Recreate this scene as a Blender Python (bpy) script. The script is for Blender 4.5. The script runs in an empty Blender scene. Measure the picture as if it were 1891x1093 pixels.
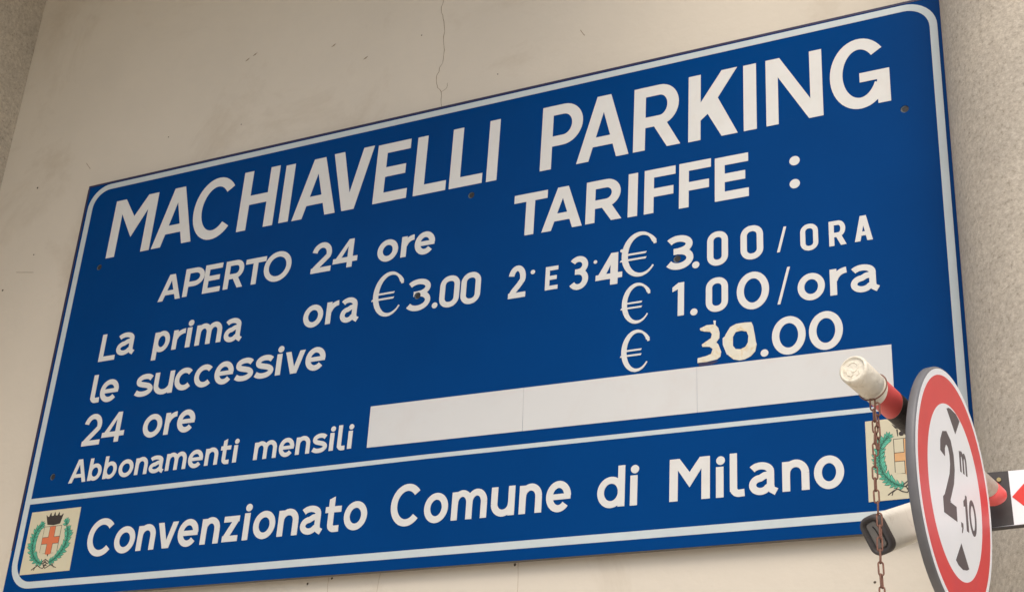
import bpy, bmesh, math, random
from mathutils import Vector, Matrix
from mathutils.geometry import delaunay_2d_cdt
random.seed(7)
scene = bpy.context.scene

# ------------------------------------------------------------------ camera, sky, sun, exposure
R = ((0.89616129, -0.14444112, -0.41956132),     # world x, y, z axes seen from the camera (right, down, forward)
     (0.43968021, 0.41648525, 0.79575207),
     (0.05980178, -0.89759501, 0.43674586))
CAM = Vector((3.52004, -3.37660, 1.60070))
FOC = 2720.97                                    # focal length in pixels of a 1891 px wide picture
cd = bpy.data.cameras.new('camera'); cam = bpy.data.objects.new('camera', cd)
scene.collection.objects.link(cam)
cam.matrix_world = Matrix(((R[0][0], -R[0][1], -R[0][2], CAM[0]),
                           (R[1][0], -R[1][1], -R[1][2], CAM[1]),
                           (R[2][0], -R[2][1], -R[2][2], CAM[2]), (0, 0, 0, 1)))
cd.sensor_width = 36; cd.lens = FOC / 1891 * 36
cd.clip_start = 0.05; cd.clip_end = 500
scene.camera = cam
SUN_EL, SUN_AZ = math.radians(50), math.radians(-68)
world = bpy.data.worlds.new('World'); scene.world = world; world.use_nodes = True
wn = world.node_tree; bg = wn.nodes['Background']
sky = wn.nodes.new('ShaderNodeTexSky'); sky.sky_type = 'NISHITA'; sky.sun_disc = False
sky.sun_elevation = SUN_EL; sky.sun_rotation = math.pi / 2 - SUN_AZ
sky.dust_density = 4.0; sky.air_density = 1.0; sky.ozone_density = 0.5
wn.links.new(sky.outputs[0], bg.inputs[0]); bg.inputs[1].default_value = 0.15
sl = bpy.data.lights.new('sun', 'SUN'); sl.energy = 0.9; sl.angle = math.radians(30); sl.color = (1, 0.965, 0.92)
so = bpy.data.objects.new('sun', sl); scene.collection.objects.link(so)
sd = Vector((math.cos(SUN_EL) * math.cos(SUN_AZ), math.cos(SUN_EL) * math.sin(SUN_AZ), math.sin(SUN_EL)))
so.rotation_euler = sd.to_track_quat('Z', 'Y').to_euler()
so.location = sd * 20
scene.view_settings.view_transform = 'Standard'; scene.view_settings.look = 'None'
scene.view_settings.exposure = 0.20; scene.view_settings.gamma = 1

# ------------------------------------------------------------------ materials
def srgb(r, g, b):
    f = lambda c: (c / 12.92 if c <= 0.04045 else ((c + 0.055) / 1.055) ** 2.4)
    return (f(r / 255), f(g / 255), f(b / 255), 1)

def mat(name, col, rough=0.6, var=0.0, scale=8.0, bump=0.0, bscale=60.0, metal=0.0, coat=0.0, detail=6, stain=None, sscale=2.0, samt=0.5, spec=0.5):
    m = bpy.data.materials.new(name); m.use_nodes = True
    nt = m.node_tree; p = nt.nodes['Principled BSDF']; L = nt.links
    p.inputs['Roughness'].default_value = rough; p.inputs['Metallic'].default_value = metal
    p.inputs['Specular IOR Level'].default_value = spec
    if coat: p.inputs['Coat Weight'].default_value = coat; p.inputs['Coat Roughness'].default_value = 0.15
    tc = nt.nodes.new('ShaderNodeTexCoord')
    base = nt.nodes.new('ShaderNodeRGB'); base.outputs[0].default_value = col
    out = base.outputs[0]
    if var:
        n = nt.nodes.new('ShaderNodeTexNoise'); n.inputs['Scale'].default_value = scale; n.inputs['Detail'].default_value = detail
        n.inputs['Roughness'].default_value = 0.65
        L.new(tc.outputs['Object'], n.inputs['Vector'])
        r = nt.nodes.new('ShaderNodeMapRange'); r.inputs[1].default_value = 0.3; r.inputs[2].default_value = 0.7
        r.inputs[3].default_value = 1 - var; r.inputs[4].default_value = 1 + var
        L.new(n.outputs['Fac'], r.inputs[0])
        v = nt.nodes.new('ShaderNodeVectorMath'); v.operation = 'SCALE'
        L.new(out, v.inputs[0]); L.new(r.outputs[0], v.inputs['Scale']); out = v.outputs[0]
    if stain:
        n = nt.nodes.new('ShaderNodeTexNoise'); n.inputs['Scale'].default_value = sscale; n.inputs['Detail'].default_value = 8
        n.inputs['Roughness'].default_value = 0.7; n.inputs['Distortion'].default_value = 0.6
        L.new(tc.outputs['Object'], n.inputs['Vector'])
        r = nt.nodes.new('ShaderNodeMapRange'); r.inputs[1].default_value = 0.52; r.inputs[2].default_value = 0.72
        r.inputs[3].default_value = 0; r.inputs[4].default_value = samt
        L.new(n.outputs['Fac'], r.inputs[0])
        mx = nt.nodes.new('ShaderNodeMix'); mx.data_type = 'RGBA'
        L.new(r.outputs[0], mx.inputs[0]); L.new(out, mx.inputs[6]); mx.inputs[7].default_value = stain
        out = mx.outputs[2]
    L.new(out, p.inputs['Base Color'])
    if bump:
        n = nt.nodes.new('ShaderNodeTexNoise'); n.inputs['Scale'].default_value = bscale; n.inputs['Detail'].default_value = 5
        L.new(tc.outputs['Object'], n.inputs['Vector'])
        b = nt.nodes.new('ShaderNodeBump'); b.inputs['Strength'].default_value = bump; b.inputs['Distance'].default_value = 0.01
        L.new(n.outputs['Fac'], b.inputs['Height']); L.new(b.outputs[0], p.inputs['Normal'])
    return m

M_WALL = mat('cream_plaster', srgb(212, 204, 188), 0.9, 0.045, 1.1, 0.16, 30, stain=srgb(180, 166, 144), sscale=1.7, samt=0.5)
M_BLUE = mat('blue_sheeting', srgb(0, 60, 121), 0.25, 0.07, 1.6, 0.01, 3, spec=0.05)
M_EDGE = mat('dark_edge', srgb(38, 34, 70), 0.5, 0.15, 9)
M_BACK = mat('grey_metal', srgb(120, 116, 110), 0.55, 0.15, 12)
M_WHITE = mat('white_vinyl', srgb(215, 215, 210), 0.5, 0.03, 14, stain=srgb(207, 200, 188), sscale=9, samt=0.5)
M_REFL = mat('white_reflective_border', srgb(192, 203, 204), 0.4, 0.05, 10)
M_STRIP = mat('white_cover_film', srgb(208, 209, 206), 0.45, 0.02, 4, stain=srgb(202, 196, 189), sscale=5, samt=0.4)
M_CREAM = mat('hand_cut_cream', srgb(216, 212, 194), 0.55, 0.06, 30, stain=srgb(206, 178, 118), sscale=30, samt=0.9)
M_PLATE = mat('crest_cream', srgb(203, 196, 168), 0.5, 0.03, 14)
M_GREEN = mat('laurel_green', srgb(66, 168, 138), 0.6, 0.22, 160)
M_GREEN2 = mat('laurel_light_green', srgb(92, 188, 158), 0.6, 0.15, 160)
M_DKGRN = mat('laurel_outline', srgb(28, 84, 66), 0.6)
M_INK = mat('black_print', srgb(52, 44, 40), 0.6, 0.1, 60)
M_RED = mat('orange_red_print', srgb(208, 112, 72), 0.6, 0.05, 60)
M_PEACH = mat('pale_orange_print', srgb(212, 164, 112), 0.6, 0.05, 60)
M_HOLE = mat('recess_shade', srgb(34, 33, 34), 0.6)
M_WASH = mat('dull_washer', srgb(92, 104, 110), 0.5, 0.2, 90)
M_CRACK = mat('crack_shadow', srgb(150, 134, 112), 0.95, 0.2, 40)
M_FAINT = mat('hairline_crack', srgb(180, 166, 144), 0.95, 0.2, 40)
M_PIT = mat('dark_pit', srgb(84, 74, 62), 0.95)
M_DRED = mat('sign_red', srgb(222, 58, 62), 0.38, 0.05, 7, stain=srgb(206, 60, 82), sscale=6, samt=0.5)
M_DWHT = mat('sign_white', srgb(243, 246, 248), 0.35, 0.02, 9)
M_DGREY = mat('sign_grey_print', srgb(88, 80, 82), 0.5, 0.06, 30)
M_RIM = mat('sign_rim_grey', srgb(112, 112, 114), 0.5, 0.12, 15)
M_TWHT = mat('tube_white_paint', srgb(226, 220, 202), 0.5, 0.04, 40, stain=srgb(168, 158, 132), sscale=38, samt=0.6)
M_CAPW = mat('cap_white_plastic', srgb(236, 229, 210), 0.6, 0.05, 40, 0.35, 70, stain=srgb(176, 162, 132), sscale=45, samt=0.6)
M_TRED = mat('tube_red_tape', srgb(238, 98, 94), 0.42, 0.05, 25, stain=srgb(228, 110, 100), sscale=22, samt=0.4)
M_TBLK = mat('tube_black_tape', srgb(52, 47, 46), 0.6, 0.2, 60, 0.3, 120)
M_RUB = mat('dark_rubber', srgb(78, 74, 73), 0.6, 0.2, 40)
M_GREYP = mat('grey_plug', srgb(126, 122, 116), 0.6, 0.1, 50)
M_BARW = mat('bar_cream_paint', srgb(238, 234, 220), 0.45, 0.03, 30, stain=srgb(168, 154, 128), sscale=26, samt=0.35)
M_RUST = mat('rusty_steel', srgb(128, 90, 74), 0.7, 0.3, 220, stain=srgb(92, 54, 42), sscale=130, samt=0.8)
M_PBLK = mat('board_black', srgb(66, 63, 62), 0.6, 0.15, 50)
M_PRED = mat('board_red', srgb(226, 58, 48), 0.45, 0.05, 30)
M_GOLD = mat('brass_screw', srgb(180, 160, 110), 0.35, metal=0.8)
M_PAVE = mat('grey_paving', srgb(188, 180, 168), 0.9, 0.15, 2)

# rough stucco of the two columns: coarse grain with dark specks
def stucco():
    m = bpy.data.materials.new('rough_stucco'); m.use_nodes = True
    nt = m.node_tree; p = nt.nodes['Principled BSDF']; L = nt.links
    p.inputs['Roughness'].default_value = 0.95
    tc = nt.nodes.new('ShaderNodeTexCoord')
    def noise(s, d, r=0.6):
        n = nt.nodes.new('ShaderNodeTexNoise'); n.inputs['Scale'].default_value = s; n.inputs['Detail'].default_value = d
        n.inputs['Roughness'].default_value = r; L.new(tc.outputs['Object'], n.inputs['Vector']); return n.outputs['Fac']
    def ramp(src, stops):
        c = nt.nodes.new('ShaderNodeValToRGB'); L.new(src, c.inputs[0])
        c.color_ramp.elements[0].position = stops[0][0]; c.color_ramp.elements[0].color = stops[0][1]
        c.color_ramp.elements[1].position = stops[-1][0]; c.color_ramp.elements[1].color = stops[-1][1]
        for q, k in stops[1:-1]:
            e = c.color_ramp.elements.new(q); e.color = k
        return c.outputs[0]
    grain = ramp(noise(88, 8, 0.8), [(0.30, srgb(116, 109, 98)), (0.41, srgb(180, 171, 156)), (0.56, srgb(202, 194, 179)), (0.70, srgb(222, 215, 201))])
    cloud = ramp(noise(3.5, 6), [(0.3, (0.86, 0.86, 0.86, 1)), (0.7, (1.06, 1.05, 1.03, 1))])
    mx = nt.nodes.new('ShaderNodeMix'); mx.data_type = 'RGBA'; mx.blend_type = 'MULTIPLY'; mx.inputs[0].default_value = 1
    L.new(grain, mx.inputs[6]); L.new(cloud, mx.inputs[7]); L.new(mx.outputs[2], p.inputs['Base Color'])
    b = nt.nodes.new('ShaderNodeBump'); b.inputs['Strength'].default_value = 0.5; b.inputs['Distance'].default_value = 0.005
    L.new(noise(110, 7, 0.75), b.inputs['Height']); L.new(b.outputs[0], p.inputs['Normal'])
    return m
M_COL = stucco()

# ------------------------------------------------------------------ object helpers
COL = scene.collection
def link(name, me, m, parent=None, smooth=False):
    o = bpy.data.objects.new(name, me); COL.objects.link(o)
    if m is not None:
        for k in (m if isinstance(m, (list, tuple)) else [m]): me.materials.append(k)
    if parent is not None: o.parent = parent
    if smooth:
        if name != 'column':
            bm = bmesh.new(); bm.from_mesh(me); bmesh.ops.recalc_face_normals(bm, faces=bm.faces); bm.to_mesh(me); bm.free()
        for pl in me.polygons: pl.use_smooth = True
    return o
def tag(o, label=None, cat=None, group=None, kind=None):
    if label: o['label'] = label
    if cat: o['category'] = cat
    if group: o['group'] = group
    if kind: o['kind'] = kind
    return o
def thing(name, loc, label, cat, group=None):
    o = bpy.data.objects.new(name, None); COL.objects.link(o); o.location = loc; o.empty_display_size = 0.05
    return tag(o, label, cat, group)
def pymesh(name, v, f):
    me = bpy.data.meshes.new(name); me.from_pydata([tuple(p) for p in v], [], [tuple(q) for q in f]); me.update(); return me

def area(p):
    return 0.5 * sum(p[i][0] * p[(i + 1) % len(p)][1] - p[(i + 1) % len(p)][0] * p[i][1] for i in range(len(p)))
def slab(name, polys, th, holes=(), y0=0.0):
    """union of flat polygons in the (x, z) plane, less the holes; front face at y = y0 - th, sides back to y0"""
    vs, fs = [], []
    for p in list(polys) + list(holes):
        if abs(area(p)) < 1e-10: continue
        if area(p) < 0: p = p[::-1]
        fs.append(list(range(len(vs), len(vs) + len(p)))); vs += [Vector((q[0], q[1])) for q in p]
    nh = len(fs) - len(holes)
    V, E, F, _, _, FO = delaunay_2d_cdt(vs, [], fs, 0, 1e-6, True)
    tris = [f for f, o in zip(F, FO) if o and not any(k >= nh for k in o)]
    used = sorted({i for f in tris for i in f}); ix = {k: n for n, k in enumerate(used)}; n = len(used)
    v = [(V[k][0], y0 - th, V[k][1]) for k in used] + [(V[k][0], y0, V[k][1]) for k in used]
    faces = []; edge = {}
    for f in tris:
        g = [ix[i] for i in f]
        a = area([(v[i][0], v[i][2]) for i in g])
        if a < 0: g = g[::-1]
        faces.append(g)
        for i in range(len(g)): edge[(g[i], g[(i + 1) % len(g)])] = 1
    for (a, b) in list(edge):
        if (b, a) not in edge: faces.append([b, a, a + n, b + n])
    return pymesh(name, v, faces)

def box(x0, x1, y0, y1, z0, z1):
    v = [(x, y, z) for x in (x0, x1) for y in (y0, y1) for z in (z0, z1)]
    f = [(0, 1, 3, 2), (4, 6, 7, 5), (0, 4, 5, 1), (2, 3, 7, 6), (0, 2, 6, 4), (1, 5, 7, 3)]
    return v, f

# ------------------------------------------------------------------ lettering: every glyph is built from strokes in metres
def rect(x0, z0, x1, z1): return [(x0, z0), (x1, z0), (x1, z1), (x0, z1)]
def stroke(pts, w, closed=False):
    n = len(pts); ww = w if isinstance(w, list) else [w] * n; L, Rr = [], []
    for i, p in enumerate(pts):
        a = pts[(i - 1) % n] if (closed or i > 0) else p
        b = pts[(i + 1) % n] if (closed or i < n - 1) else p
        d = Vector((b[0] - a[0], b[1] - a[1])); d.normalize()
        nx, nz = -d.y * ww[i] / 2, d.x * ww[i] / 2
        L.append((p[0] + nx, p[1] + nz)); Rr.append((p[0] - nx, p[1] - nz))
    m = n if closed else n - 1
    out = []
    for i in range(m):
        j = (i + 1) % n; out += [[L[i], Rr[i], Rr[j]], [L[i], Rr[j], L[j]]]
    return out
def arc(cx, cz, rx, rz, a0, a1, n=20, e=1.0):
    o = []
    for i in range(n + 1):
        a = math.radians(a0 + (a1 - a0) * i / n); c, s = math.cos(a), math.sin(a)
        o.append((cx + rx * math.copysign(abs(c) ** e, c), cz + rz * math.copysign(abs(s) ** e, s)))
    return o
def ring(cx, cz, rx, rz, w, n=36, e=1.0): return stroke(arc(cx, cz, rx, rz, 0, 360, n, e)[:-1], w, True)
def disc(cx, cz, r, n=20): return [(cx + r * math.cos(2 * math.pi * i / n), cz + r * math.sin(2 * math.pi * i / n)) for i in range(n)]

def glyph(ch, W, H, t, opt):
    h = t / 2; b = t * 0.95; k = b / 2
    if ch == 'I': return [rect(0, 0, W, H)]
    if ch == 'L': return [rect(0, 0, t, H), rect(0, 0, W, b)]
    if ch == 'E': return [rect(0, 0, t, H), rect(0, 0, W, b), rect(0, H - b, W * 0.99, H), rect(0, H * 0.51 - k, W * 0.9, H * 0.51 + k)]
    if ch == 'F': return [rect(0, 0, t, H), rect(0, H - b, W, H), rect(0, H * 0.46 - k, W * 0.94, H * 0.46 + k)]
    if ch == 'H': return [rect(0, 0, t, H), rect(W - t, 0, W, H), rect(0, H * 0.5 - k, W, H * 0.5 + k)]
    if ch == 'T': return [rect(W / 2 - h, 0, W / 2 + h, H), rect(0, H - b, W, H)]
    if ch == 'M':
        d = 1.2 * t
        return [rect(0, 0, t, H), rect(W - t, 0, W, H), [(0.1 * t, H), (d, H), (W / 2, H * 0.66), (W / 2, H * 0.30)], [(W - 0.1 * t, H), (W / 2, H * 0.30), (W / 2, H * 0.66), (W - d, H)]]
    if ch == 'N': return [rect(0, 0, t * 0.95, H), rect(W - t * 0.95, 0, W, H), [(0, H), (1.1 * t, H), (W, 0), (W - 1.1 * t, 0)]]
    if ch == 'A':
        f, a = 1.06 * t, 0.60 * t
        return [[(0, 0), (f, 0), (W / 2 + 0.42 * t, H), (W / 2 - a, H)], [(W - f, 0), (W, 0), (W / 2 + a, H), (W / 2 - 0.42 * t, H)],
                [(W * 0.12 + 0.3 * t, H * 0.21), (W * 0.88 - 0.3 * t, H * 0.21), (W * 0.84 - 0.3 * t, H * 0.21 + b * 0.92), (W * 0.16 + 0.3 * t, H * 0.21 + b * 0.92)]]
    if ch in 'Vv':
        f, a = 1.08 * t, 0.62 * t
        return [[(W / 2 - a, 0), (W / 2 + 0.4 * t, 0), (f, H), (0, H)], [(W / 2 - 0.4 * t, 0), (W / 2 + a, 0), (W, H), (W - f, H)]]
    if ch == 'K':
        return [rect(0, 0, t, H), [(t * 0.7, H * 0.25), (t * 1.55, H * 0.37), (W - 0.02 * t, H), (W - 1.28 * t, H), (t * 0.7, H * 0.49)],
                [(W - 1.3 * t, 0), (W, 0), (t * 2.22, H * 0.66), (t * 1.2, H * 0.50)]]
    if ch in 'PR':
        zl = H * (0.43 if ch == 'P' else 0.43); zc = (H - k + zl) / 2; rz = H - k - zc; xb = W * (0.52 if ch == 'P' else 0.55)
        Wb = W if ch == 'P' else W * 0.965
        p = [(h, H - k), (xb * 0.8, H - k)] + arc(xb, zc, Wb - h - xb, rz, 90, -90, 18) + [(h, zl)]
        o = [rect(0, 0, t, H)] + stroke(p, t * 0.96)
        if ch == 'R': o.append([(W - 1.12 * t, 0), (W, 0), (W * 0.52 + 0.55 * t, zl + k * 0.2), (W * 0.50 - 0.55 * t, zl + k * 0.2)])
        return o
    if ch == 'C': return stroke(arc(W * 0.52, H / 2, W * 0.52 - h, H / 2 - h, 40, 318, 34), t)
    if ch == 'c': return stroke(arc(W * 0.53, H / 2, W * 0.53 - h, H / 2 - h, 42, 316, 26), t)
    if ch == 'G':
        return stroke(arc(W * 0.5, H / 2, W * 0.5 - h, H / 2 - h, 40, 334, 38), t) + [rect(W - t * 0.98, H * 0.03, W, H * 0.5), rect(W * 0.5, H * 0.5 - b * 0.9, W, H * 0.5)]
    if ch in 'Oo': return ring(W / 2, H / 2, W / 2 - h, H / 2 - h, t, 40)
    if ch == 'D':
        r = W * 0.42; p = []
        for cx_, cz_, a0 in ((W - h - r + h * .6, H - h - r + h * .6, 0), (r + h * .4, H - h - r + h * .6, 90), (r + h * .4, r + h * .4, 180), (W - h - r + h * .6, r + h * .4, 270)):
            p += arc(cx_, cz_, r - h * .6, r - h * .6, a0, a0 + 90, 7)
        return stroke(p, t, True)
    if ch == 'e':
        m = H * 0.5
        return stroke(arc(W / 2, m, W / 2 - h, m - h, 0, 320, 34), t) + [rect(t * 0.5, m - k * 0.95, W * 0.985, m + k * 0.75)]
    if ch == '.': return [disc(W / 2, H / 2, W / 2)]
    if ch == '2':
        rz = H * 0.29; cz = H - h - rz
        p = arc(W * 0.48, cz, W * 0.49 - h, rz, 168, -18, 18) + [(W * 0.62, H * 0.40), (W * 0.30, H * 0.20), (t * 0.62, b * 0.6)]
        return stroke(p, t) + [rect(0.02 * W, 0, W, b)]
    if ch == '3':
        w = t * (1.12 if opt.get('heavy') else 1.0); hh = w / 2; z = H * 0.535
        r1 = (H - hh - z) / 2; r2 = (z - hh) / 2
        p = arc(W * 0.47, z + r1, W * 0.50 - hh, r1, 148, -88, 18)
        q = arc(W * 0.48, z - r2, W * 0.52 - hh, r2, 88, -150, 18)
        return stroke(p, w) + stroke(q, w) + [rect(W * 0.30, z - hh * 0.95, W * 0.55, z + hh * 0.95)]
    if ch == '4':
        w = t * (1.25 if opt.get('heavy') else 1.0); xs = W * 0.70; hh = w / 2
        return [rect(xs - hh, 0, xs + hh, H), rect(0.02 * W, H * 0.19, W, H * 0.19 + b), [(0, H * 0.19), (w * 1.15, H * 0.19), (xs + hh * 0.5, H), (xs - hh * 0.9, H)]]
    if ch == '1': return [rect(W - t, 0, W, H), [(0, H * 0.74), (W - t * 0.5, H * 0.84), (W - t * 0.4, H), (W - t * 0.9, H), (0, H * 0.88)]]
    if ch == '/': return [[(0, 0), (t * 0.42, 0), (W, H), (W - t * 0.42, H)]]
    if ch == 'a':
        z = H * 0.30
        p = arc(W * 0.47, H * 0.69, W * 0.53 - h, H * 0.31 - h, 150, 0, 12) + [(W - h, H * 0.5), (W - h, H * 0.26)] + [(W - h * 0.7, H * 0.13), (W + h * 0.5, H * 0.05)]
        q = [(W - h, H * 0.60), (W * 0.62, H * 0.575)] + arc(W * 0.46, z, W * 0.46 - h, z - h * 0.85, 92, 330, 22) + [(W - h, H * 0.24)]
        return stroke(p, t * 0.96) + stroke(q, t * 0.94)
    if ch == 'r': return [rect(0, 0, t, H)] + stroke([(h * 1.1, H * 0.56)] + arc(W * 1.02, H * 0.5, W * 1.02 - h * 1.3, H * 0.5 - h * 0.75, 165, 97, 10) + [(W, H - h * 0.75)], t * 0.95)
    if ch in 'bp':
        X = H if ch == 'p' else H * 0.735
        o = stroke(arc(W * 0.5, X / 2, W * 0.5 - h, X / 2 - h * 0.8, 0, 360, 34)[:-1], t * 0.97, True)
        return o + ([rect(0, 0, t, H)] if ch == 'b' else [rect(0, -H * 0.38, t, H * 0.98)])
    if ch == 'd': return ring(W * 0.5, H / 2, W * 0.5 - h, H / 2 - h, t * 0.97, 36) + [rect(W - t, H * 0.03, W, H * 1.33)]
    if ch == 'n': return [rect(0, 0, t, H * 0.97), rect(W - t, 0, W, H * 0.56)] + stroke([(h, H * 0.5)] + arc(W / 2, H * 0.56, W / 2 - h, H * 0.46 - h, 165, 0, 18), t)
    if ch == 'u': return [rect(W - t, H * 0.02, W, H), rect(0, H * 0.44, t, H)] + stroke(arc(W / 2, H * 0.44, W / 2 - h, H * 0.44 - h, 180, 345, 18) + [(W - h, H * 0.5)], t)
    if ch == 'm':
        w = (W + t) / 2; o = [rect(0, 0, t, H * 0.97), rect(w - t, 0, w, H * 0.56), rect(W - t, 0, W, H * 0.56)]
        for x in (0, w - t): o += stroke([(x + h, H * 0.5)] + arc(x + w / 2, H * 0.56, w / 2 - h, H * 0.46 - h, 165, 0, 14), t)
        return o
    if ch == 'i': return [rect(0, 0, min(W, t * 1.05), H), disc(min(W, t * 1.05) / 2 + t * 0.12, H + t * 0.88, t * 0.61)]
    if ch == 'l':
        r = t * 0.75
        return [rect(0, r, t, H)] + stroke([(h, r * 2)] + arc(h + r, r + h * 0.9, r, r, 180, 268, 8) + [(W, h * 1.0)], t)
    if ch == 't':
        r = t * 0.7; x = W * 0.20; zt = H * 1.32
        return [[(x, r * 2), (x + t, r * 2), (x + t, zt + t * 0.25), (x, zt - t * 0.15)], rect(0, H - t * 0.95, W, H)] + stroke([(x + h, r * 2.4)] + arc(x + h + r, r + h, r, r, 180, 270, 8) + [(W * 0.93, h * 1.05)], t)
    if ch == 's':
        p = [(0.86, 0.79), (0.72, 0.875), (0.52, 0.905), (0.31, 0.87), (0.17, 0.77), (0.175, 0.645), (0.29, 0.565), (0.50, 0.51), (0.72, 0.45), (0.85, 0.35), (0.85, 0.24), (0.70, 0.135), (0.46, 0.095), (0.24, 0.12), (0.07, 0.20)]
        q = []
        for i in range(len(p) - 1):
            a, b_, c, d = p[max(i - 1, 0)], p[i], p[i + 1], p[min(i + 2, len(p) - 1)]
            for s_ in (0, 1 / 3, 2 / 3):
                q.append(tuple(0.5 * (2 * b_[j] + (c[j] - a[j]) * s_ + (2 * a[j] - 5 * b_[j] + 4 * c[j] - d[j]) * s_ ** 2 + (3 * b_[j] - a[j] - 3 * c[j] + d[j]) * s_ ** 3) for j in (0, 1)))
        q.append(p[-1])
        sx = (W - t * 0.8) / 0.83; sz = (H - t) / 0.81
        return stroke([(h * 0.8 + (u - 0.07) * sx, h + (v - 0.095) * sz) for u, v in q], t)
    if ch == 'z': return [rect(0, 0, W, b), rect(0, H - b, W, H), [(0, b * 0.7), (t * 0.5, 0.2 * b), (t * 1.35, b * 0.9), (W, H - b * 0.7), (W - t * 1.35, H - b)]]
    if ch == '€':
        a = arc(W * 0.60, H / 2, W * 0.46, H / 2 - h * 0.55, 33, 322, 44); n = len(a)
        w = [t * (0.28 + 0.85 * (math.sin(math.pi * min(max((i / (n - 1)), 0), 1)) ** 1.3)) for i in range(n)]
        for i in range(5): w[i] = t * (0.85 - 0.09 * i)
        o = stroke(a, w) + [[(a[0][0] - t * .12, a[0][1] - t * .55), (a[0][0] + t * .38, a[0][1] - t * .5), (a[0][0] + t * .34, a[0][1] + t * .25), (a[0][0] - t * .45, a[0][1] + t * .5)]]
        for z in (0.40, 0.52): o.append([(W * (0.0 + (z - 0.40) * 0.5), H * (z - 0.02)), (W * 0.74, H * (z - 0.02)), (W * 0.77, H * (z + 0.022)), (W * (0.03 + (z - 0.40) * 0.5), H * (z + 0.022))])
        return o
    raise ValueError(ch)

# ------------------------------------------------------------------ the setting
def grid_plane(name, x0, x1, y0, y1, z, m):
    return link(name, pymesh(name, [(x0, y0, z), (x1, y0, z), (x1, y1, z), (x0, y1, z)], [(0, 1, 2, 3)]), m)
tag(grid_plane('pavement', -60, 60, -60, 60, 0.0, M_PAVE), 'grey pavement in front of the building, far below the sign', kind='structure')

wall = thing('plaster_wall', (1.26, 0.03, 0), 'smooth cream plaster wall with a fine vertical crack, behind the blue parking sign', 'wall')
v, f = box(-2.2, 2.2, 0, 0.3, 0, 7.5)
link('plaster', pymesh('plaster', v, f), M_WALL, wall)
def wp(x, z): return (x - 1.26, z)
def ribbon_part(name, pts, w, parent, m, th=0.0004):
    link(name, slab(name, stroke([wp(*p) for p in pts], w), th), m, parent)
def jitter(pts, amp, sub=4):
    o = []
    for i in range(len(pts) - 1):
        for s in range(sub):
            u = s / sub; o.append((pts[i][0] * (1 - u) + pts[i + 1][0] * u + (random.uniform(-amp, amp) if s or i else 0), pts[i][1] * (1 - u) + pts[i + 1][1] * u))
    o.append(pts[-1]); return o
ck = jitter([(1.3934, 4.66), (1.3934, 4.6254), (1.3866, 4.5872), (1.4038, 4.5339), (1.409, 4.45), (1.4138, 4.3796), (1.3951, 4.3206), (1.3991, 4.2775), (1.4175, 4.2521), (1.4258, 4.19)], 0.0028)
ribbon_part('crack', ck, [random.uniform(0.0010, 0.0024) for _ in ck], wall, M_CRACK)
ribbon_part('crack', jitter([(1.4175, 4.2521), (1.437, 4.262), (1.439, 4.281)], 0.002), 0.0012, wall, M_CRACK)
for pts, w in (([(-0.299, 3.8906), (-0.26, 3.884), (-0.2128, 3.8759)], 0.0016), ([(1.1975, 2.70), (1.203, 2.6296), (1.204, 2.58)], 0.0014), ([(1.3717, 2.70), (1.3635, 2.60)], 0.0012),
               ([(1.7957, 2.69), (1.7975, 2.58)], 0.0012), ([(1.903, 4.365), (1.918, 4.340)], 0.0022), ([(-0.07, 4.30), (-0.045, 4.27)], 0.0018)):
    c = jitter(pts, 0.0016); ribbon_part('crack', c, w, wall, M_FAINT if pts[0][1] < 3 else M_CRACK)
for x, z, r in ((1.7862, 2.6682, .0042), (1.2121, 2.6692, .004), (1.1317, 2.6588, .004), (-0.3459, 3.8263, .004), (-0.2313, 3.9503, .003), (1.32, 4.50, .0025), (0.62, 4.31, .0022), (2.735, 2.56, .0035), (0.30, 4.33, .0025), (-0.29, 4.24, .004), (1.62, 4.27, .0022)):
    c = wp(x, z); link('drill_hole', slab('drill_hole', [[(c[0] + r * random.uniform(.75, 1.1) * math.cos(a * .7), c[1] + r * random.uniform(.75, 1.15) * math.sin(a * .7)) for a in range(9)]], 0.0004), M_PIT, wall)
for x, z in ((0.9667, 4.5503), (1.1059, 4.4628), (0.63, 4.60), (0.60, 4.585)):
    c = wp(x, z); link('plaster_chip', slab('plaster_chip', [[(c[0] - .009, c[1] - .004), (c[0] + .002, c[1] - .002), (c[0] + .010, c[1] + .007), (c[0] + .001, c[1] + .004)]], 0.0005), M_CRACK, wall)

def pilaster(cx, hw, yf, yb, r, label):
    """upright pier with rounded front corners; object origin at the middle of its foot"""
    out = [(hw, yb)]
    out += [(hw - r + r * math.cos(a), yf + r - r * math.sin(a)) for a in [math.pi / 2 * i / 24 for i in range(25)]]
    out += [(-hw + r - r * math.sin(a), yf + r - r * math.cos(a)) for a in [math.pi / 2 * i / 24 for i in range(25)]]
    out += [(-hw, yb)]
    n = len(out); v = [(x, y, z) for z in (0, 7.5) for x, y in out]
    f = [(i + 1, i, n + i, n + i + 1) for i in range(n - 1)]
    o = link('column', pymesh('column', v, f), M_COL, None, True); o.location = (cx, 0, 0)
    for p in o.data.polygons: p.use_smooth = abs(p.normal.x) < 0.999 and abs(p.normal.y) < 0.999 and len(p.vertices) == 4
    return tag(o, label, 'column', 'rough stucco columns either side of the sign')
pilaster(3.8065, 0.80, -0.33, 0.3, 0.27, 'rough grey stucco column touching the right end of the blue sign')
pilaster(-0.933, 0.45, -1.3, 0.3, 0.10, 'rough grey stucco column standing at the left edge, clear of the sign')
v, f = box(-3.0, 2.5, -2.3, 0.33, 5.65, 5.85)  # out-of-view slab added overhead to darken the upper left wall
tag(link('shade_slab', pymesh('shade_slab', v, f), M_WALL), 'unseen slab added above the left part of the wall to shade it', kind='structure')

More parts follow.
